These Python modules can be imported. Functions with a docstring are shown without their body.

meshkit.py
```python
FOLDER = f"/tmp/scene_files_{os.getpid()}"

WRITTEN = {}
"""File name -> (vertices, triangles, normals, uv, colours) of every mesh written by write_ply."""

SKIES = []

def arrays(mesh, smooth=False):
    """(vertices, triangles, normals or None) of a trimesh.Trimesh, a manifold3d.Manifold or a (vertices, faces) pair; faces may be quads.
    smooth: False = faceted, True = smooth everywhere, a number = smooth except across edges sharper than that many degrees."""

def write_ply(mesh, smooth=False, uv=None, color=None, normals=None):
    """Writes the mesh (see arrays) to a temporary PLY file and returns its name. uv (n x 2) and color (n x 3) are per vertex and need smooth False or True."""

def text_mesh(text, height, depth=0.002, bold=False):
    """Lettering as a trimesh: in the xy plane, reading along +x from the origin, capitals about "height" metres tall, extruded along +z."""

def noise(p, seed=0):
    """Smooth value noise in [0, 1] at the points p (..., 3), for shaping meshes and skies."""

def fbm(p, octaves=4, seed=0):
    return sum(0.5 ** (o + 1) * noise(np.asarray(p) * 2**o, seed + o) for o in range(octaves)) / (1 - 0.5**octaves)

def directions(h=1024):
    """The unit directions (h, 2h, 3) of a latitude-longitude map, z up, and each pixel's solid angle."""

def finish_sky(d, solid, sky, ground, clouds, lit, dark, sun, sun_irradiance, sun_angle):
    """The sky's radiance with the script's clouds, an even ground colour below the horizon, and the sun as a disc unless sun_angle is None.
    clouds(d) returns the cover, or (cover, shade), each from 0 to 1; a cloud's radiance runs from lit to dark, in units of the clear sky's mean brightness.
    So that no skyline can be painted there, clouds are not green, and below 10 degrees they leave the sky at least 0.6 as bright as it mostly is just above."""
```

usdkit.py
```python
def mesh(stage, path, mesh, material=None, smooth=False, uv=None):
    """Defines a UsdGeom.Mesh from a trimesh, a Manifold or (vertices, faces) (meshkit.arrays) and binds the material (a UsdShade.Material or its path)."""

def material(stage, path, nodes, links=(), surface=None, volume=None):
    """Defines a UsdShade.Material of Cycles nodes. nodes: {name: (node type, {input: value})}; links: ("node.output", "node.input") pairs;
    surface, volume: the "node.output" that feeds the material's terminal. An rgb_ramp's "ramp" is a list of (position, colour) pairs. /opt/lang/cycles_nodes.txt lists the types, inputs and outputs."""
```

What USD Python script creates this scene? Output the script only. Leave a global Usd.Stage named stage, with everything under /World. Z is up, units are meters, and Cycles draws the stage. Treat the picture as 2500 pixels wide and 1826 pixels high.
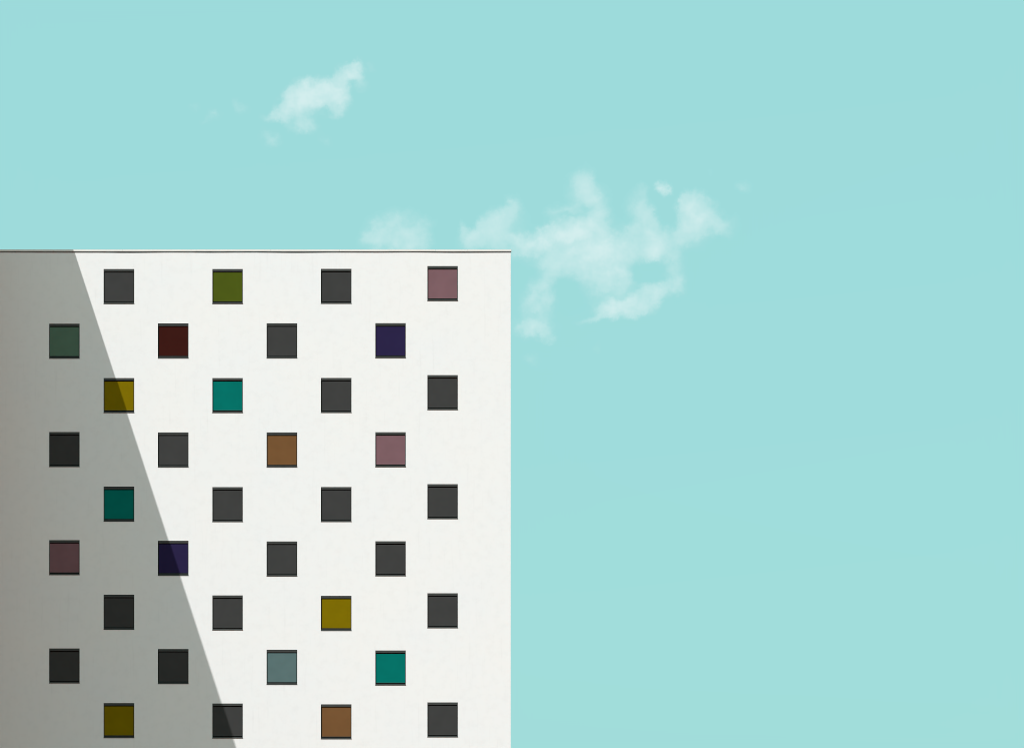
import math
import numpy as np
import trimesh, manifold3d as m3, meshkit, usdkit
from pxr import Usd, UsdGeom, UsdLux, UsdShade, Gf, Sdf

stage = Usd.Stage.CreateInMemory()
UsdGeom.SetStageUpAxis(stage, UsdGeom.Tokens.z)
UsdGeom.SetStageMetersPerUnit(stage, 1.0)
UsdGeom.Xform.Define(stage, '/World')
UsdGeom.Scope.Define(stage, '/World/Looks')

# ------------------------------------------------------------------ camera, sky, sun, exposure
PX = 0.02                      # metres on the facade per pixel of the 2500 px wide photograph
ROOF = 36.0                    # height of the roof edge above the ground
DIST, EYE = 220.0, 4.0         # a long lens from across a wide square, lens shifted up
WX = lambda px: (px - 1250.0) * PX
WZ = lambda py: ROOF - (py - 609.5) * PX

cam = UsdGeom.Camera.Define(stage, '/World/camera')
cam.AddTranslateOp().Set(Gf.Vec3d(0, -DIST, EYE))
cam.AddRotateXYZOp().Set(Gf.Vec3f(90, 0, 0))
cam.CreateHorizontalApertureAttr(36.0)
cam.CreateVerticalApertureAttr(36.0 * 747 / 1024)
cam.CreateFocalLengthAttr(36.0 * DIST / (2500 * PX))
cam.CreateVerticalApertureOffsetAttr((WZ(913) - EYE) / (2500 * PX) * 36.0)
cam.CreateClippingRangeAttr(Gf.Vec2f(1, 20000))
cam.CreateExposureAttr(0.0)

SUN = np.array([0.66, 0.50, -0.56]); SUN /= np.linalg.norm(SUN)      # the way the light travels
toward = -SUN
sun = UsdLux.DistantLight.Define(stage, '/World/sun')
sun.CreateIntensityAttr(0.98)
sun.CreateAngleAttr(0.3)
sun.CreateNormalizeAttr(True)
sun.CreateColorAttr(Gf.Vec3f(1.0, 0.985, 0.97))
zax = Gf.Vec3d(*map(float, toward))
rot = Gf.Rotation(Gf.Vec3d(0, 0, 1), zax)
sun.AddOrientOp(UsdGeom.XformOp.PrecisionDouble).Set(rot.GetQuat())

STRENGTH = 0.10
TEAL = np.array([0.344, 0.733, 0.724])          # the sky of the photograph, linear
CLOUD = np.array([0.85, 0.95, 0.945])
nodes = {
    'sky': ('sky_texture', {'sky_type': 'single_scattering', 'sun_disc': False, 'sun_elevation': math.asin(toward[2]),
                            'sun_rotation': math.atan2(toward[0], toward[1])}),
    'grade': ('mix_color', {'blend_type': 'mix', 'fac': 0.92, 'b': tuple(TEAL / STRENGTH), 'use_clamp': False}),
    'tc': ('texture_coordinate', {}),
    'warp_noise': ('noise_texture', {'scale': 190.0, 'detail': 6.0, 'roughness': 0.68}),
    'warp_sub': ('mix_color', {'blend_type': 'subtract', 'fac': 1.0, 'b': (0.5, 0.5, 0.5), 'use_clamp': False}),
    'warp_amount': ('mix_color', {'blend_type': 'multiply', 'fac': 1.0, 'b': (0.0058, 0.0058, 0.0058), 'use_clamp': False}),
    'warped': ('mix_color', {'blend_type': 'add', 'fac': 1.0, 'use_clamp': False}),
    'fine': ('noise_texture', {'scale': 150.0, 'detail': 6.0, 'roughness': 0.58}),
}
links = [('sky.color', 'grade.a'), ('tc.generated', 'warp_noise.vector'), ('warp_noise.color', 'warp_sub.a'), ('warp_sub.result', 'warp_amount.a'),
         ('tc.generated', 'warped.a'), ('warp_amount.result', 'warped.b'), ('tc.generated', 'fine.vector')]
# the torn fair-weather clouds as lumps of vapour: x, y (photograph pixels, turned into directions below), half widths, tilt, thickness
B = lambda rows: [(854 + r[0] * .4642, 390 + r[1] * .4642, r[2] * .4642, r[3] * .4642, *r[4:]) for r in rows]
A = lambda rows: [(391 + r[0] * .2697, 98 + r[1] * .2697, r[2] * .2697, r[3] * .2697, *r[4:]) for r in rows]
LUMPS = A([(1430, 400, 80, 60, 0, .7), (1550, 400, 100, 60, 0, .6), (1280, 430, 90, 55, -15, .65), (1420, 490, 130, 70, 0, .8), (1300, 520, 110, 70, 0, .75),
    (1620, 470, 80, 80, 0, .65), (1640, 580, 60, 80, 30, .55), (1600, 660, 40, 30, 0, .4), (1480, 570, 120, 50, 0, .6), (1280, 620, 80, 60, 0, .6),
    (1480, 640, 80, 50, 0, .35), (1280, 740, 100, 70, 0, .5), (1370, 800, 70, 50, 0, .45), (1150, 480, 70, 50, -20, .3), (1120, 560, 60, 50, 0, .3),
    (1080, 690, 70, 40, 0, .5), (980, 700, 60, 35, 0, .35), (1070, 640, 50, 40, 0, .3),
    (1770, 200, 45, 40, 0, .6), (1750, 260, 60, 60, 0, .7), (1650, 270, 50, 50, 20, .35), (1770, 330, 50, 50, 0, .5), (1820, 400, 50, 45, 30, .45),
    (1660, 330, 50, 40, 0, .25), (1900, 230, 40, 40, -40, .2), (1200, 560, 80, 70, 0, .4), (1240, 700, 90, 80, 0, .4), (1130, 650, 70, 60, 0, .3), (1690, 300, 70, 50, -40, .35),
    (1000, 900, 70, 50, 0, .3), (950, 850, 40, 40, 0, .2), (740, 640, 50, 40, 0, .28), (700, 570, 35, 30, 0, .2), (490, 660, 50, 35, 0, .28),
    (295, 600, 30, 30, 0, .2), (410, 720, 50, 25, 0, .18), (1490, 920, 40, 40, 0, .22),
    (1530, 650, 60, 20, 0, -.4), (1190, 690, 25, 60, 0, -.35), (1690, 370, 50, 25, 25, -.45)])
LUMPS += B([(235, 320, 70, 45, 0, .4), (170, 370, 70, 60, 0, .45), (280, 370, 90, 70, 0, .45), (330, 430, 60, 50, 0, .5), (140, 440, 70, 50, 0, .45),
    (230, 440, 100, 50, 0, .5), (430, 330, 40, 22, -20, .4), (380, 360, 50, 40, 0, .35), (400, 430, 40, 40, 0, .25),
    (610, 430, 45, 45, 0, .45), (600, 350, 20, 30, 20, .3), (650, 400, 40, 50, 10, .3),
    (870, 230, 42, 35, 0, .55), (850, 290, 70, 50, 0, .55), (780, 310, 60, 45, -20, .5), (720, 350, 60, 35, -35, .45), (780, 400, 90, 45, 0, .3),
    (690, 440, 60, 40, 0, .25), (880, 420, 90, 60, 0, .5),
    (1230, 100, 50, 45, 0, .5), (1215, 150, 65, 55, 0, .5), (1290, 180, 60, 45, 0, .45), (1130, 265, 60, 30, -5, .6), (1220, 230, 60, 40, 0, .35),
    (1310, 280, 60, 60, 0, .55), (1350, 330, 50, 50, 0, .4), (1120, 320, 60, 40, 0, .35), (1250, 320, 60, 40, 0, .35),
    (1000, 430, 90, 38, -15, .7), (1120, 390, 110, 45, -12, .85), (1200, 380, 80, 45, 0, .75), (940, 480, 90, 45, 10, .45), (1050, 480, 110, 50, 0, .5),
    (1280, 440, 90, 60, 0, .6), (1380, 440, 80, 60, 0, .55), (1250, 530, 110, 70, 0, .6), (1370, 540, 90, 70, 0, .6), (1330, 620, 100, 60, 0, .6),
    (1300, 690, 60, 40, -15, .5), (1430, 590, 50, 60, 0, .5), (1170, 600, 70, 55, 0, .4), (1450, 650, 50, 40, 0, .4), (1100, 540, 70, 60, 0, .4),
    (1050, 580, 50, 50, 30, .4),
    (1550, 180, 40, 30, 0, .35), (1525, 240, 55, 60, 0, .6), (1540, 310, 60, 50, 0, .45), (1580, 370, 65, 60, 0, .6), (1550, 440, 65, 60, 0, .5),
    (1620, 420, 45, 60, 0, .5), (1500, 500, 60, 50, 0, .4), (1600, 500, 60, 30, 0, .35), (1470, 420, 40, 70, 0, .35), (1652, 158, 30, 30, 0, 1.5), (1712, 170, 22, 60, 0, -.7), (1600, 190, 22, 40, 20, -.5),
    (1740, 220, 50, 40, 0, .55), (1790, 270, 80, 60, 0, .65), (1850, 215, 50, 30, 0, .5), (1850, 310, 70, 60, 0, .6), (1760, 360, 60, 50, 0, .5),
    (1820, 420, 50, 40, 0, .35), (1930, 335, 75, 42, 10, .5), (1990, 350, 50, 32, 10, .35), (1690, 440, 50, 50, 0, .4), (1660, 500, 60, 40, 0, .35), (1560, 740, 80, 40, -15, .35), (1440, 790, 90, 35, -12, .35), (1720, 400, 40, 50, 0, .3),
    (1000, 660, 50, 50, 20, .5), (960, 720, 55, 60, 0, .5), (1030, 730, 50, 60, 0, .45), (990, 790, 80, 50, 0, .4), (940, 880, 70, 35, 0, .55),
    (960, 910, 60, 35, 0, .5), (1030, 890, 50, 50, 0, .45), (1050, 940, 25, 20, 0, .25),
    (1720, 560, 40, 50, 20, .35), (1710, 640, 50, 55, 20, .6), (1640, 680, 80, 35, -10, .6), (1560, 700, 60, 40, -15, .55), (1500, 740, 90, 50, -10, .55),
    (1530, 800, 60, 25, 0, .4), (1410, 770, 80, 40, -15, .45), (1340, 790, 60, 40, 0, .3), (1260, 855, 60, 18, -12, .3),
    (2070, 155, 35, 30, 0, .25), (1890, 65, 20, 30, 0, .18), (1310, 980, 30, 30, 0, .12), (970, 1050, 45, 30, 0, .18),
    (1500, 315, 40, 26, 0, -.45), (1250, 235, 34, 18, 0, -.4), (1530, 590, 60, 36, 0, -.55), (1650, 250, 28, 50, 0, -.5), (1690, 340, 26, 90, 0, -.75),
    (890, 370, 36, 24, 0, -.35), (1135, 730, 45, 90, 0, -.5), (640, 330, 26, 30, 0, -.3), (1200, 450, 90, 14, -12, -.25), (1310, 580, 60, 18, 20, -.3),
    (1400, 370, 40, 26, 0, -.3), (1130, 290, 50, 12, 0, -.3), (1480, 700, 60, 18, -20, -.3)])
prev = None
for i, (x, y, rx, ry, tilt, w) in enumerate(LUMPS):
    d = np.array([WX(x), DIST, WZ(y) - EYE]); n = np.linalg.norm(d); d /= n
    s = PX / n * 1.92
    w = w * 0.65 if w < 0 else (w * 1.6 if w < .32 else w)
    nodes[f'm{i}'] = ('mapping', {'mapping_type': 'texture', 'location': tuple(d), 'rotation': (0, math.radians(tilt), 0), 'scale': (rx * s, .3, ry * s)})
    nodes[f'g{i}'] = ('gradient_texture', {'gradient_type': 'spherical'})
    nodes[f's{i}'] = ('math', {'math_type': 'multiply_add', 'value2': w, 'value3': 0.0})
    links += [('warped.result', f'm{i}.vector'), (f'm{i}.vector', f'g{i}.vector'), (f'g{i}.fac', f's{i}.value1')]
    if prev:
        links.append((f'{prev}.value', f's{i}.value3'))
    prev = f's{i}'
nodes.update({
    'veil': ('map_range', {'range_type': 'smoothstep', 'from_min': 0.03, 'from_max': 0.75, 'to_min': 0.0, 'to_max': 0.22, 'clamp': True}),
    'core': ('map_range', {'range_type': 'smoothstep', 'from_min': 0.3, 'from_max': 1.9, 'to_min': 0.0, 'to_max': 0.40, 'clamp': True}),
    'fine_range': ('map_range', {'range_type': 'linear', 'from_min': 0.28, 'from_max': 0.72, 'to_min': 0.42, 'to_max': 1.62, 'clamp': True}),
    'dens': ('math', {'math_type': 'multiply'}),
    'dens2': ('math', {'math_type': 'add', 'use_clamp': True}),
    'clouded': ('mix_color', {'blend_type': 'mix', 'b': tuple(CLOUD / STRENGTH), 'use_clamp': False}),
    'bg': ('background_shader', {'strength': STRENGTH}),
})
links += [(f'{prev}.value', 'dens.value1'), ('fine.fac', 'fine_range.value'), ('fine_range.result', 'dens.value2'), ('dens.value', 'veil.value'), ('dens.value', 'core.value'),
          ('veil.result', 'dens2.value1'), ('core.result', 'dens2.value2'), ('dens2.value', 'clouded.fac'), ('grade.result', 'clouded.a'), ('clouded.result', 'bg.color')]
sky_look = usdkit.material(stage, '/World/Looks/sky', nodes, links, surface='bg.background')
dome = UsdLux.DomeLight.Define(stage, '/World/sky')
dome.CreateIntensityAttr(1.0)
UsdShade.MaterialBindingAPI.Apply(dome.GetPrim()).Bind(sky_look)
dome.GetPrim().SetCustomDataByKey('kind', 'structure')
dome.GetPrim().SetCustomDataByKey('label', 'pale turquoise sky with two thin torn white clouds')

# ------------------------------------------------------------------ materials
def plaster(name, base, tint, amount):
    return usdkit.material(stage, f'/World/Looks/{name}', {
        'geo': ('geometry', {}),
        'n1': ('noise_texture', {'scale': 0.22, 'detail': 5.0, 'roughness': 0.6}),
        'n2': ('noise_texture', {'scale': 2.3, 'detail': 6.0, 'roughness': 0.68}),
        'streak_map': ('mapping', {'scale': (5.0, 5.0, 0.35)}),
        'n3': ('noise_texture', {'scale': 1.0, 'detail': 5.0, 'roughness': 0.6}),
        'r1': ('rgb_ramp', {'ramp': [(0.32, tint), (0.62, base)]}),
        'r2': ('rgb_ramp', {'ramp': [(0.30, (1 - amount,) * 3), (0.52, (1, 1, 1))]}),
        'r3': ('rgb_ramp', {'ramp': [(0.26, (1 - 1.1 * amount,) * 3), (0.42, (1, 1, 1))]}),
        'mul': ('mix_color', {'blend_type': 'multiply', 'fac': 1.0}),
        'mul2': ('mix_color', {'blend_type': 'multiply', 'fac': 1.0}),
        'n4': ('noise_texture', {'scale': 14.0, 'detail': 8.0, 'roughness': 0.7}),
        'bump': ('bump', {'strength': 0.25, 'distance': 0.006}),
        'p': ('principled_bsdf', {'roughness': 0.9, 'specular_ior_level': 0.15}),
    }, [('geo.position', 'n1.vector'), ('geo.position', 'n2.vector'), ('geo.position', 'streak_map.vector'), ('streak_map.vector', 'n3.vector'), ('geo.position', 'n4.vector'),
        ('n1.fac', 'r1.fac'), ('n2.fac', 'r2.fac'), ('n3.fac', 'r3.fac'), ('r1.color', 'mul.a'), ('r2.color', 'mul.b'), ('mul.result', 'mul2.a'), ('r3.color', 'mul2.b'),
        ('mul2.result', 'p.base_color'), ('n4.fac', 'bump.height'), ('bump.normal', 'p.normal')], surface='p.BSDF')

def painted(name, col, rough=0.5, spec=0.3, mottle=0.08, scale=3.0, weave=0.0):
    col = np.array(col, float)
    n = {'geo': ('geometry', {}), 'n': ('noise_texture', {'scale': scale, 'detail': 4.0}),
         'r': ('rgb_ramp', {'ramp': [(0.3, tuple(col * (1 - mottle))), (0.7, tuple(col * (1 + mottle)))]}),
         'p': ('principled_bsdf', {'roughness': rough, 'specular_ior_level': spec})}
    l = [('geo.position', 'n.vector'), ('n.fac', 'r.fac'), ('r.color', 'p.base_color')]
    if weave:
        n['map'] = ('mapping', {'scale': (3.0, 1.0, 60.0)}); n['wn'] = ('noise_texture', {'scale': 1.0, 'detail': 3.0})
        n['b'] = ('bump', {'strength': weave, 'distance': 0.004})
        l += [('geo.position', 'map.vector'), ('map.vector', 'wn.vector'), ('wn.fac', 'b.height'), ('b.normal', 'p.normal')]
    return usdkit.material(stage, f'/World/Looks/{name}', n, l, surface='p.BSDF')

WHITE = plaster('white_plaster', (0.854, 0.840, 0.838), (0.834, 0.834, 0.848), 0.038)
BOUNCE_CLAY = plaster('terracotta_bounce', (0.60, 0.39, 0.33), (0.57, 0.37, 0.315), 0.06)  # tone picked so the added building bounces warmer light onto the wall
FRAME = painted('charcoal_metal', (0.047, 0.049, 0.047), 0.5, 0.25)
RAIL = painted('dark_rail_metal', (0.018, 0.019, 0.018), 0.5, 0.2)
RECESS_SHADE = painted('painted_recess_shade', (0.004, 0.004, 0.004), 0.9, 0.05)  # near-black colour stands in for the shade deep in the window gaps
COPING = painted('pale_sheet_metal', (0.74, 0.71, 0.68), 0.55, 0.2, 0.03, 0.8)
SHADE_STRIP = painted('coping_shade_paint', (0.072, 0.092, 0.095), 0.7, 0.1, 0.3, 2.0)  # dark tone puts the shadow gap under the coping into the colour
ROOFING = painted('grey_roofing', (0.2, 0.19, 0.18), 0.9, 0.1, 0.2, 1.5)
BLINDS = {   # colours of the cloth itself
    'grey': (0.0485, 0.0485, 0.0485), 'olive': (0.069, 0.093, 0.008), 'mauve': (0.195, 0.105, 0.121), 'dark_red': (0.043, 0.0085, 0.0062),
    'navy': (0.0225, 0.016, 0.061), 'mustard': (0.196, 0.139, 0.0005), 'teal': (0.0005, 0.155, 0.13), 'brown': (0.173, 0.083, 0.032),
    'blue_grey': (0.097, 0.157, 0.16), 'dark_green': (0.09, 0.16, 0.115),
}
CLOTH = {k: painted(f'{k}_blind_cloth', v, 0.8, 0.03, 0.05, 1.6, 0.10) for k, v in BLINDS.items()}
GROUND = usdkit.material(stage, '/World/Looks/red_bounce_ground', {  # red chosen to warm the light bounced onto the shaded wall
    'geo': ('geometry', {}), 'n': ('noise_texture', {'scale': 0.05, 'detail': 6.0}), 'f': ('noise_texture', {'scale': 2.0, 'detail': 6.0}),
    'r': ('rgb_ramp', {'ramp': [(0.35, (0.45, 0.12, 0.068)), (0.65, (0.52, 0.142, 0.082))]}),
    'b': ('bump', {'strength': 0.3, 'distance': 0.01}), 'p': ('principled_bsdf', {'roughness': 0.9, 'specular_ior_level': 0.1})},
    [('geo.position', 'n.vector'), ('geo.position', 'f.vector'), ('n.fac', 'r.fac'), ('r.color', 'p.base_color'), ('f.fac', 'b.height'), ('b.normal', 'p.normal')], surface='p.BSDF')

# ------------------------------------------------------------------ helpers
def free(path):
    if not stage.GetPrimAtPath(path):
        return path
    i = 1
    while stage.GetPrimAtPath(f'{path}_{i:03d}'):
        i += 1
    return f'{path}_{i:03d}'

def obj(name, mesh, mat, parent='/World', at=None, label=None, smooth=False, **data):
    m = usdkit.mesh(stage, free(f'{parent}/{name}'), mesh, mat, smooth)
    if at is not None:
        m.AddTranslateOp().Set(Gf.Vec3d(*map(float, at)))
    if label:
        m.GetPrim().SetCustomDataByKey('label', label)
    for k, v in data.items():
        m.GetPrim().SetCustomDataByKey(k, v)
    return str(m.GetPath())

def thing(name, label, category, at=(0, 0, 0)):
    x = UsdGeom.Xform.Define(stage, free(f'/World/{name}'))
    x.AddTranslateOp().Set(Gf.Vec3d(*map(float, at)))
    x.GetPrim().SetCustomDataByKey('label', label); x.GetPrim().SetCustomDataByKey('category', category)
    return str(x.GetPath())

def solid(x0, x1, y0, y1, z0, z1):
    return m3.Manifold.cube((x1 - x0, y1 - y0, z1 - z0)).translate((x0, y0, z0))

def bevelled(x0, x1, y0, y1, z0, z1, r=0.004):
    pts = []
    for x, sx in ((x0, 1), (x1, -1)):
        for y, sy in ((y0, 1), (y1, -1)):
            for z, sz in ((z0, 1), (z1, -1)):
                pts += [(x + sx * r, y + sy * r, z), (x + sx * r, y, z + sz * r), (x, y + sy * r, z + sz * r)]
    return m3.Manifold.hull_points(np.array(pts, float))

# ------------------------------------------------------------------ ground
a = np.linspace(0, 2 * math.pi, 97)[:-1]
gv = np.vstack([[0, 0, 0], np.c_[9000 * np.cos(a), 9000 * np.sin(a), 0 * a]])
gf = np.array([[0, 1 + i, 1 + (i + 1) % 96] for i in range(96)])
obj('ground', (gv, gf), GROUND, kind='structure', label='unseen ground coloured red for warm bounce in front of the buildings')

# ------------------------------------------------------------------ the white block
XL, XR, DEPTH = -42.0, WX(1247), 14.0
block = thing('apartment_block', 'white plastered block with scattered square windows and coloured blinds', 'building')
k = 2500 / 2262
HW, HH = 1.49, 1.713
C = [108.5, 229, 349, 469, 589, 709, 829, 944]
WINDOWS = [   # column, top edge, blind
    (1, 594.5, 'grey'), (3, 594.5, 'olive'), (5, 594, 'grey'), (7, 588, 'mauve'),
    (0, 715, 'dark_green'), (2, 714.5, 'dark_red'), (4, 714.3, 'grey'), (6, 714, 'navy'),
    (1, 835, 'mustard'), (3, 835, 'teal'), (5, 834.7, 'grey'), (7, 828.5, 'grey'),
    (0, 954, 'grey'), (2, 955, 'grey'), (4, 955, 'brown'), (6, 954.5, 'mauve'),
    (1, 1074.5, 'teal'), (3, 1075.5, 'grey'), (5, 1075.3, 'grey'), (7, 1069, 'grey'),
    (0, 1192.5, 'mauve'), (2, 1194, 'navy'), (4, 1195.5, 'grey'), (6, 1195, 'grey'),
    (1, 1313, 'grey'), (3, 1314.5, 'grey'), (5, 1315.5, 'mustard'), (7, 1309.7, 'grey'),
    (0, 1431.5, 'grey'), (2, 1432.7, 'grey'), (4, 1434.5, 'blue_grey'), (6, 1436, 'teal'),
    (1, 1552, 'mustard'), (3, 1553, 'grey'), (5, 1554.7, 'brown'), (7, 1550.5, 'grey'),
]
spots = [(WX(C[c] * k) + 0.5 * 67.4 * k * PX, WZ(t * k) - HH, b) for c, t, b in WINDOWS]
WTOP = ROOF - 0.115
body = solid(XL, XR, 0, DEPTH, 0, WTOP) - solid(XL + .35, XR - .35, .35, DEPTH - .35, WTOP - .6, WTOP + 1)
body -= m3.Manifold.batch_boolean([solid(x - HW / 2, x + HW / 2, -1, 0.16, z, z + HH) for x, z, _ in spots], m3.OpType.Add)
obj('wall', body, WHITE, block, label='white plaster walls with faint stains')
obj('roof', solid(XL + .352, XR - .352, .352, DEPTH - .352, WTOP - .596, WTOP - .5), ROOFING, block)

# the capping of the roof edge: sheets of pale metal over a strip whose dark colour paints the shadow gap
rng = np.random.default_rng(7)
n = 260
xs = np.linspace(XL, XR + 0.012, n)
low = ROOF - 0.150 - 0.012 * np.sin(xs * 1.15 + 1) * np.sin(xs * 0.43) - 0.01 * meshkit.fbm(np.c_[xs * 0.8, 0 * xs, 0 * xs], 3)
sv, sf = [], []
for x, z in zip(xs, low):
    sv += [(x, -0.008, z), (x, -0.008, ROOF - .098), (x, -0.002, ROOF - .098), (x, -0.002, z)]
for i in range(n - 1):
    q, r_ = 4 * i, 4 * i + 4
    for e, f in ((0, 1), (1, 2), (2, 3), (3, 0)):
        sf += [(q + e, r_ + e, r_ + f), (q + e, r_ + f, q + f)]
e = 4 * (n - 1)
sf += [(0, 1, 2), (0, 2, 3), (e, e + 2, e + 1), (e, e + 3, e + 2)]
obj('shade_strip', (np.array(sv), np.array(sf)), SHADE_STRIP, block)
joints = [XL, -38.7, -35.4, -32.1, -28.8, -25.6, -22.4, -19.0, -15.4, -11.8, WX(830), WX(950), WX(1064), WX(1141), XR + 0.03]
for i, (x0, x1) in enumerate(zip(joints[:-1], joints[1:])):
    dz, dy = rng.uniform(-.003, .003), rng.uniform(-.004, .004)
    s = bevelled(x0 + .002, x1 - .002, -.024 + dy, .40, ROOF - .095 + dz, ROOF + dz, .006)
    obj('coping_sheet', s, COPING, block)
for y0, y1 in ((.405, 5), (5, 9.5), (9.5, DEPTH + .03)):
    obj('coping_sheet', bevelled(XR - .40, XR + .002, y0 + .002, y1 - .002, ROOF - .095, ROOF, .006), COPING, block)

# windows: recess painted black for its shade, roller box, two guide rails, blind with hem bar, sill
shade_lining = solid(-HW / 2 + .001, HW / 2 - .001, .125, .15, .002, HH - .002)
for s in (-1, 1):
    shade_lining += solid(min(s * (HW / 2 - .001), s * (HW / 2 - .009)), max(s * (HW / 2 - .001), s * (HW / 2 - .009)), .006, .13, .002, HH - .002)
shade_lining += solid(-HW / 2 + .001, HW / 2 - .001, .006, .13, HH - .012, HH - .002)
box_mesh = bevelled(-HW / 2 + .012, HW / 2 - .012, .004, .11, HH - .122, HH - .014)
rail_mesh = {s: bevelled(min(s * (HW / 2 - .011), s * (HW / 2 - .036)), max(s * (HW / 2 - .011), s * (HW / 2 - .036)), .014, .06, .085, HH - .126, .003) for s in (-1, 1)}
hem_mesh = bevelled(-HW / 2 + .04, HW / 2 - .04, .024, .042, .122, .140, .005)
w0, w1 = HW / 2 - .016, HW / 2 + .006
sill_pts = [(-w0, -.004, .080), (w0, -.004, .080), (-w1, -.012, .026), (w1, -.012, .026), (-w1, -.012, .0), (w1, -.012, .0),
            (-w0, .12, .084), (w0, .12, .084), (-w0, .12, .0), (w0, .12, .0), (-w1, -.001, 0), (w1, -.001, 0)]
sill_mesh = m3.Manifold.hull_points(np.array(sill_pts, float))
def blind_mesh(seed):
    nx, nz = 9, 13
    X, Z = np.meshgrid(np.linspace(-HW / 2 + .037, HW / 2 - .037, nx), np.linspace(.135, HH - .168, nz), indexing='ij')
    P = np.stack([X, 0 * X, Z], -1)
    Y = .032 + .004 * (meshkit.fbm(P * 1.7, 3, seed) - .5)
    f_ = np.stack([X, Y, Z], -1).reshape(-1, 3); b_ = f_ + [0, .004, 0]
    faces = []
    for i in range(nx - 1):
        for j in range(nz - 1):
            a0, b0, c0, d0 = i * nz + j, (i + 1) * nz + j, (i + 1) * nz + j + 1, i * nz + j + 1
            faces += [(a0, b0, c0), (a0, c0, d0)]
    N = nx * nz
    faces += [(c + N, b + N, a + N) for a, b, c in faces]
    return np.vstack([f_, b_]), np.array(faces)
for i, (x, z, b) in enumerate(spots):
    word = b.replace('_', ' ')
    w = obj('window', shade_lining, RECESS_SHADE, block, (x, 0, z), f'square window with lowered {word} blind' if b != 'grey' else None)
    obj('roller_box', box_mesh, FRAME, w)
    for s in (-1, 1):
        obj('guide_rail', rail_mesh[s], RAIL, w)
    obj('blind', blind_mesh(i), CLOTH[b], w, label=f'{word} blind' if b != 'grey' else None, smooth=True)
    obj('hem_bar', hem_mesh, FRAME, w)
    obj('sill', sill_mesh, FRAME, w)

# ------------------------------------------------------------------ the wing is added out of view, its front raked to throw the slanting shadow
XW = -25.9
r0, r1 = WX(180), WX(577)                       # where the shadow's edge crosses the roof line and the bottom of the picture
slope = (r1 - r0) / (1826 - 610) / PX
def edge(z):                                    # the point of the wing's outline whose shadow falls at height z on the block
    x = r0 + (ROOF - z) * slope
    t = (x - XW) / SUN[0]
    return -t * SUN[1], z - t * SUN[2]
(ya, za), (yb, zb) = edge(ROOF), edge(WZ(1826))
g = (yb - ya) / (zb - za)
TOP = 42.5
prof = [(-.003, 0), (ya + g * (0 - za), 0), (ya + g * (TOP - za), TOP), (-.003, TOP)]
cs = m3.CrossSection([[(p[0], p[1]) for p in prof]], m3.FillRule.NonZero)
caster = thing('unseen_shadow_caster', 'added unseen taller terracotta building, front raked to cast the slanting shadow, adjoining the left end of the white block', 'building')
pr = m3.Manifold.extrude(cs, 16.0)              # (y, z, x)
pr = pr.transform(np.array([[0, 0, 1, XW - 16.0], [1, 0, 0, 0], [0, 1, 0, 0]], float))
obj('wall', pr, BOUNCE_CLAY, caster)
obj('coping', bevelled(XW - 16.02, XW - .002, ya + g * (TOP - za) + .02, -.003, TOP + .001, TOP + .1), COPING, caster)
